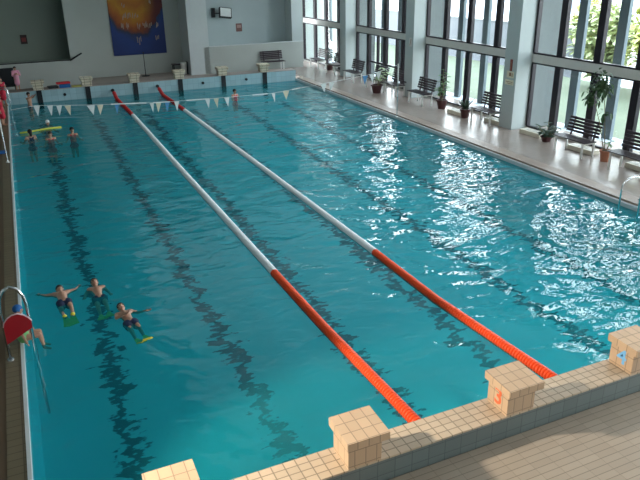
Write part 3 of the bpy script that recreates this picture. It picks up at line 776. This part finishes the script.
# ------------------------------------------------------------ people
def remesh(bm, vox, name, m, parent, smooth=3):
    me = bpy.data.meshes.new(name); bm.to_mesh(me); bm.free()
    tmp = bpy.data.objects.new(name, me); COL.objects.link(tmp)
    r = tmp.modifiers.new('r', 'REMESH'); r.mode = 'VOXEL'; r.voxel_size = vox
    s = tmp.modifiers.new('s', 'SMOOTH'); s.iterations = smooth; s.factor = .5
    bpy.context.view_layer.update()
    nm = bpy.data.meshes.new_from_object(tmp.evaluated_get(bpy.context.evaluated_depsgraph_get()))
    bpy.data.objects.remove(tmp); nm.materials.clear(); nm.materials.append(m)
    for p in nm.polygons: p.use_smooth = True
    o = bpy.data.objects.new(name, nm); COL.objects.link(o); o.parent = parent
    return o
def capsule(b, a, c, r0, r1):
    a = Vector(a); c = Vector(c)
    b.ball(a, r0, 2); b.ball(c, r1, 2)
    if (c-a).length > 1e-4: b.cyl(a, c, r0, r1, 14)
BASE = dict(pel=(0, 0, .50), wai=(0, 0, .60), che=(0, 0, .715), neck=(0, 0, .835), head=(0, -.005, .925),
            shL=(.105, 0, .795), elL=(.145, .01, .64), wrL=(.155, -.03, .50), shR=(-.105, 0, .795), elR=(-.145, .01, .64), wrR=(-.155, -.03, .50),
            hiL=(.05, 0, .49), knL=(.055, -.005, .275), anL=(.055, .01, .045), toL=(.06, -.085, .02),
            hiR=(-.05, 0, .49), knR=(-.055, -.005, .275), anR=(-.055, .01, .045), toR=(-.06, -.085, .02))
SEG = [('pel', 'wai', .078, .066), ('wai', 'che', .066, .078), ('che', 'neck', .06, .034), ('neck', 'head', .032, .034), ('shL', 'shR', .038, .038), ('che', 'shL', .06, .038), ('che', 'shR', .06, .038), ('hiL', 'hiR', .062, .062)]
for s in 'LR':
    SEG += [('sh'+s, 'el'+s, .032, .024), ('el'+s, 'wr'+s, .024, .016), ('pel', 'hi'+s, .06, .058), ('hi'+s, 'kn'+s, .056, .034), ('kn'+s, 'an'+s, .034, .021), ('an'+s, 'to'+s, .023, .017)]
def person(label, loc, rot, H=1.3, pose=None, skin=SKIN, hair=HAIR, hairlen=0, clothes=(), cap=None, group=None, fins=None, face=True):
    """front of the body is local -Y, left hand is local +X"""
    J = {k: Vector(v) for k, v in BASE.items()}
    for k, v in (pose or {}).items(): J[k] = Vector(v)
    t = empty('person', loc, label, 'person', group); t.rotation_euler = rot.to_euler() if isinstance(rot, Matrix) else rot; t.scale = (H, H, H)
    b = MB()
    for a, c, r0, r1 in SEG: capsule(b, J[a], J[c], r0, r1)
    hd = (J['head']-J['neck']).normalized(); hc = J['head']
    q = Vector((0, 0, 1)).rotation_difference(hd).to_matrix().to_4x4()
    HM = Matrix.Translation(hc) @ q
    b.ball(HM @ Vector((0, .004, .005)), (.052, .062, .070), 3, q)
    b.ball(HM @ Vector((0, -.02, -.035)), (.036, .036, .03), 2, q)            # jaw
    b.ball(HM @ Vector((0, -.061, -.008)), (.009, .012, .014), 2, q)          # nose
    for s in (-1, 1): b.ball(HM @ Vector((s*.053, .006, -.004)), (.008, .012, .018), 2, q)   # ears
    for s in 'LR':
        w_ = J['wr'+s]; d = (w_-J['el'+s]).normalized(); side = d.cross(Vector((0, 1, 0)) if abs(d.y) < .8 else Vector((1, 0, 0))).normalized()
        nrm = d.cross(side)
        pm = w_+d*.032
        b.ball(pm, (.024, .024, .024), 2)
        for k in range(4):
            o_ = (k-1.5)*.0125; ln = (.050, .058, .054, .042)[k]
            p0 = pm+side*o_; p1 = p0+d*(.015+ln*.5); p2 = p1+d*ln*.45+nrm*.012
            capsule(b, p0, p1, .0065, .006); capsule(b, p1, p2, .006, .0052)
        p0 = w_+d*.015+side*.012; capsule(b, p0, p0+side*.024+d*.022, .0075, .006)
    body = remesh(b.bm, .0075, 'body', skin, t)
    # hair
    b = MB(); b.ball(HM @ Vector((0, .006, .020)), (.060, .068, .066), 3, q)
    if hairlen: capsule(b, HM @ Vector((0, .045, .0)), HM @ Vector((0, .055, -.05-hairlen)), .045, .03)
    hb = remesh(b.bm, .008, 'swim_cap' if cap else 'hair', cap or hair, t)
    # trim the face opening
    bm = bmesh.new(); bm.from_mesh(hb.data); inv = HM.inverted()
    kill = [v for v in bm.verts if (inv @ v.co).y < -.030 and (inv @ v.co).z < .020-.25*((inv @ v.co).y+.05)]
    bmesh.ops.delete(bm, geom=kill, context='VERTS'); bm.to_mesh(hb.data); bm.free()
    for s in (-1, 1):
        b = MB(); b.ball(HM @ Vector((s*.021, -.0525, .004)), (.008, .006, .005), 2, q); b.build('eye', EYE, body)
    b = MB(); b.ball(HM @ Vector((0, -.0545, -.034)), (.014, .005, .004), 2, q); b.build('mouth', LIPS, body)
    for (nm, m, segs, infl) in clothes:
        b = MB()
        for a, c, r0, r1 in segs:
            pa = J[a] if isinstance(a, str) else Vector(a); pc = J[c] if isinstance(c, str) else Vector(c)
            capsule(b, pa, pc, r0+infl, r1+infl)
        remesh(b.bm, .009, nm, m, t)
    if fins:
        for s in 'LR':
            a, c = J['an'+s], J['to'+s]; d = (c-a).normalized(); sd = Vector((1, 0, 0))
            up = d.cross(sd)
            b = MB(); b.poly([a-sd*.028, a+sd*.028, c+sd*.035, c+d*.17+sd*.075, c+d*.185, c+d*.17-sd*.075, c-sd*.035], up*.014)
            b.ball(a.lerp(c, .6), (.034, .034, .034), 2); b.build('fin', fins, t)
    return t
def lerpj(a, b, t): return tuple(Vector(BASE[a]).lerp(Vector(BASE[b]), t))
TRUNKS = [('hiL', 'hiR', .064, .064), ('pel', 'hiL', .066, .060), ('pel', 'hiR', .066, .060), ('hiL', lerpj('hiL', 'knL', .45), .060, .052), ('hiR', lerpj('hiR', 'knR', .45), .060, .052)]
TOP = [('pel', 'wai', .080, .068), ('wai', 'che', .068, .080), ('hiL', 'hiR', .064, .064), ('che', (.06, 0, .79), .066, .035), ('che', (-.06, 0, .79), .066, .035)]
DRESS = TOP+[('pel', (0, 0, .3), .085, .105), ('che', 'shL', .06, .038), ('che', 'shR', .06, .038)]
WRAP = [('che', 'pel', .095, .095), ('pel', (0, 0, .32), .095, .10), ('che', (0, .02, .80), .09, .06), ('shL', 'shR', .05, .05), ('shL', 'elL', .045, .04), ('shR', 'elR', .045, .04)]
# on the far-left deck
person('person in a long red dress standing at the far left edge', (-.30, 24.3, .085), (0, 0, .5), 1.12, {}, clothes=[('dress', RED, DRESS, .008)], hair=HAIR, hairlen=.06, group='people at the far left')
person('person wrapped in a pink towel standing at the far left corner', (.30, 25.12, .51), (0, 0, .3), .98,
       dict(elL=(.14, -.04, .65), wrL=(.05, -.10, .68), elR=(-.14, -.04, .65), wrR=(-.05, -.10, .70)), clothes=[('towel', PINK, WRAP, .006)], group='people at the far left')
person('person in red swimwear standing by the left pool edge below the red dress', (-.36, 20.4, .085), (0, 0, 1.2), 1.05, {}, clothes=[('swimsuit', RED, DRESS, .006)], hair=HAIR, group='people at the far left')
# dark chair between them
t = empty('chair', (-.05, 26.4, .12), 'black chair against the far left wall between the two standing people', 'chair')
b = MB(); b.box(-.28, .28, -.22, .22, .42, .48, bev=.01); b.build('seat', BLACK, t)
b = MB(); b.box(-.28, .28, .2, .25, .48, 1.15, bev=.01); b.build('backrest', BLACK, t)
for sx in (-.24, .24):
    for sy in (-.18, .2):
        b = MB(); b.box(sx-.02, sx+.02, sy-.02, sy+.02, 0, .42); b.build('leg', BLACK, t)
# in the water, far group (upright, water at chest height)
CLING = dict(elL=(.12, -.08, .80), wrL=(.08, -.19, .88), elR=(-.12, -.08, .80), wrR=(-.08, -.19, .88))
SCULL = dict(elL=(.17, -.05, .66), wrL=(.20, -.13, .66), elR=(-.17, -.05, .66), wrR=(-.20, -.13, .66))
person('child in dark trunks standing in the water at the far left wall', (.62, 24.2, -.58), (.0, 0, .9), 1.15, CLING, skin=SKINW, clothes=[('trunks', NAVY, TRUNKS, .008)], group='children in the far left of the pool')
person('black haired swimmer in dark suit seen from behind below the yellow noodle', (0.42, 18.15, -0.93), (0, 0, PI+.3), 1.25, SCULL, skin=SKINW, hair=HAIR, hairlen=.03, clothes=[('swimsuit', NAVY, TOP, .006)], group='children in the far left of the pool')
person('child in a red top in the water, middle of the three heads', (1.0, 17.8, -0.96), (0, 0, .2), 1.22, SCULL, skin=SKINW, hair=HAIRB, clothes=[('top', RED, TOP, .008)], group='children in the far left of the pool')
person('child in a red top in the water, farthest right of the left group', (1.70, 18.1, -0.96), (0, 0, .1), 1.22, SCULL, skin=SKINW, hair=HAIR, clothes=[('top', RED, TOP, .008)], group='children in the far left of the pool')
person('child with white cap leaning over the yellow noodle', (1.00, 20.30, -1.01), (.15, 0, .3), 1.2, SCULL, skin=SKINW, cap=FLAGW, clothes=[('top', RED, TOP, .008)], group='children in the far left of the pool')
person('lone swimmer near the far wall right of the second rope', (8.58, 22.15, -0.92), (0, 0, .4), 1.25, SCULL, skin=SKINW, hair=HAIR, clothes=[('top', RED, TOP, .008)])
# foreground swimmers with fins: bodies along the surface, heads away from us
WIDE = dict(shL=(.105, 0, .80), elL=(.21, -.01, .84), wrL=(.28, -.02, .92), shR=(-.105, 0, .80), elR=(-.21, -.01, .84), wrR=(-.27, -.02, .93),
            knL=(.07, -.01, .28), anL=(.06, .05, .07), toL=(.05, .04, -.01), knR=(-.07, .02, .28), anR=(-.06, .06, .07), toR=(-.05, .05, -.01))
BACKP = dict(head=(0, -.035, .915), neck=(0, -.01, .835), elL=(.20, .02, .74), wrL=(.29, .0, .70), elR=(-.20, .02, .74), wrR=(-.29, 0, .68),
             knL=(.06, -.03, .29), anL=(.06, .0, .09), toL=(.05, -.04, .0), knR=(-.06, -.02, .29), anR=(-.06, .02, .09), toR=(-.06, -.02, .0))
person('dark haired swimmer face down with arms spread, leftmost of three with fins', (.49, 5.10, -.065), Matrix.Rotation(.06, 4, 'Z') @ Matrix.Rotation(math.radians(-86), 4, 'X') @ Matrix.Rotation(PI, 4, 'Z'), 1.12, 
       WIDE, skin=SKINW, hair=HAIR, clothes=[('trunks', NAVY, TRUNKS, .006)], fins=YELG, group='children swimming with fins')
person('child floating on the back, middle of the three with fins', (1.03, 5.06, -.14), (math.radians(-82), 0, math.radians(2)), 1.12,
       dict(BACKP, elR=(-.17, .02, .72), wrR=(-.2, .0, .62), elL=(.16, .03, .70), wrL=(.17, .0, .58)), skin=SKINW, hair=HAIRB, clothes=[('trunks', NAVY, TRUNKS, .006)], fins=YEL, group='children swimming with fins')
person('child floating on the back nearest to us with yellow fins', (1.42, 3.98, -.09), (math.radians(-84), 0, math.radians(9)), 1.06,
       dict(BACKP, elR=(-.15, -.03, .68), wrR=(-.04, -.11, .61)), skin=SKINW, hair=HAIRB, clothes=[('trunks', NAVY, TRUNKS, .008)], fins=YELG, group='children swimming with fins')
# child sitting on the pool edge behind the red board
person('child with a blue cap in a green swimsuit sitting at the left pool edge', (-.17, 4.42, -.33), (0, 0, PI/2), 1.0,
       dict(knL=(.06, -.22, .50), anL=(.06, -.25, .28), toL=(.06, -.33, .24), knR=(-.06, -.22, .50), anR=(-.06, -.25, .28), toR=(-.06, -.33, .24), elL=(.16, -.05, .66), wrL=(.12, -.12, .56)),
       skin=SKINW, cap=BLUE, clothes=[('swimsuit', GREEN, TOP, .008)])
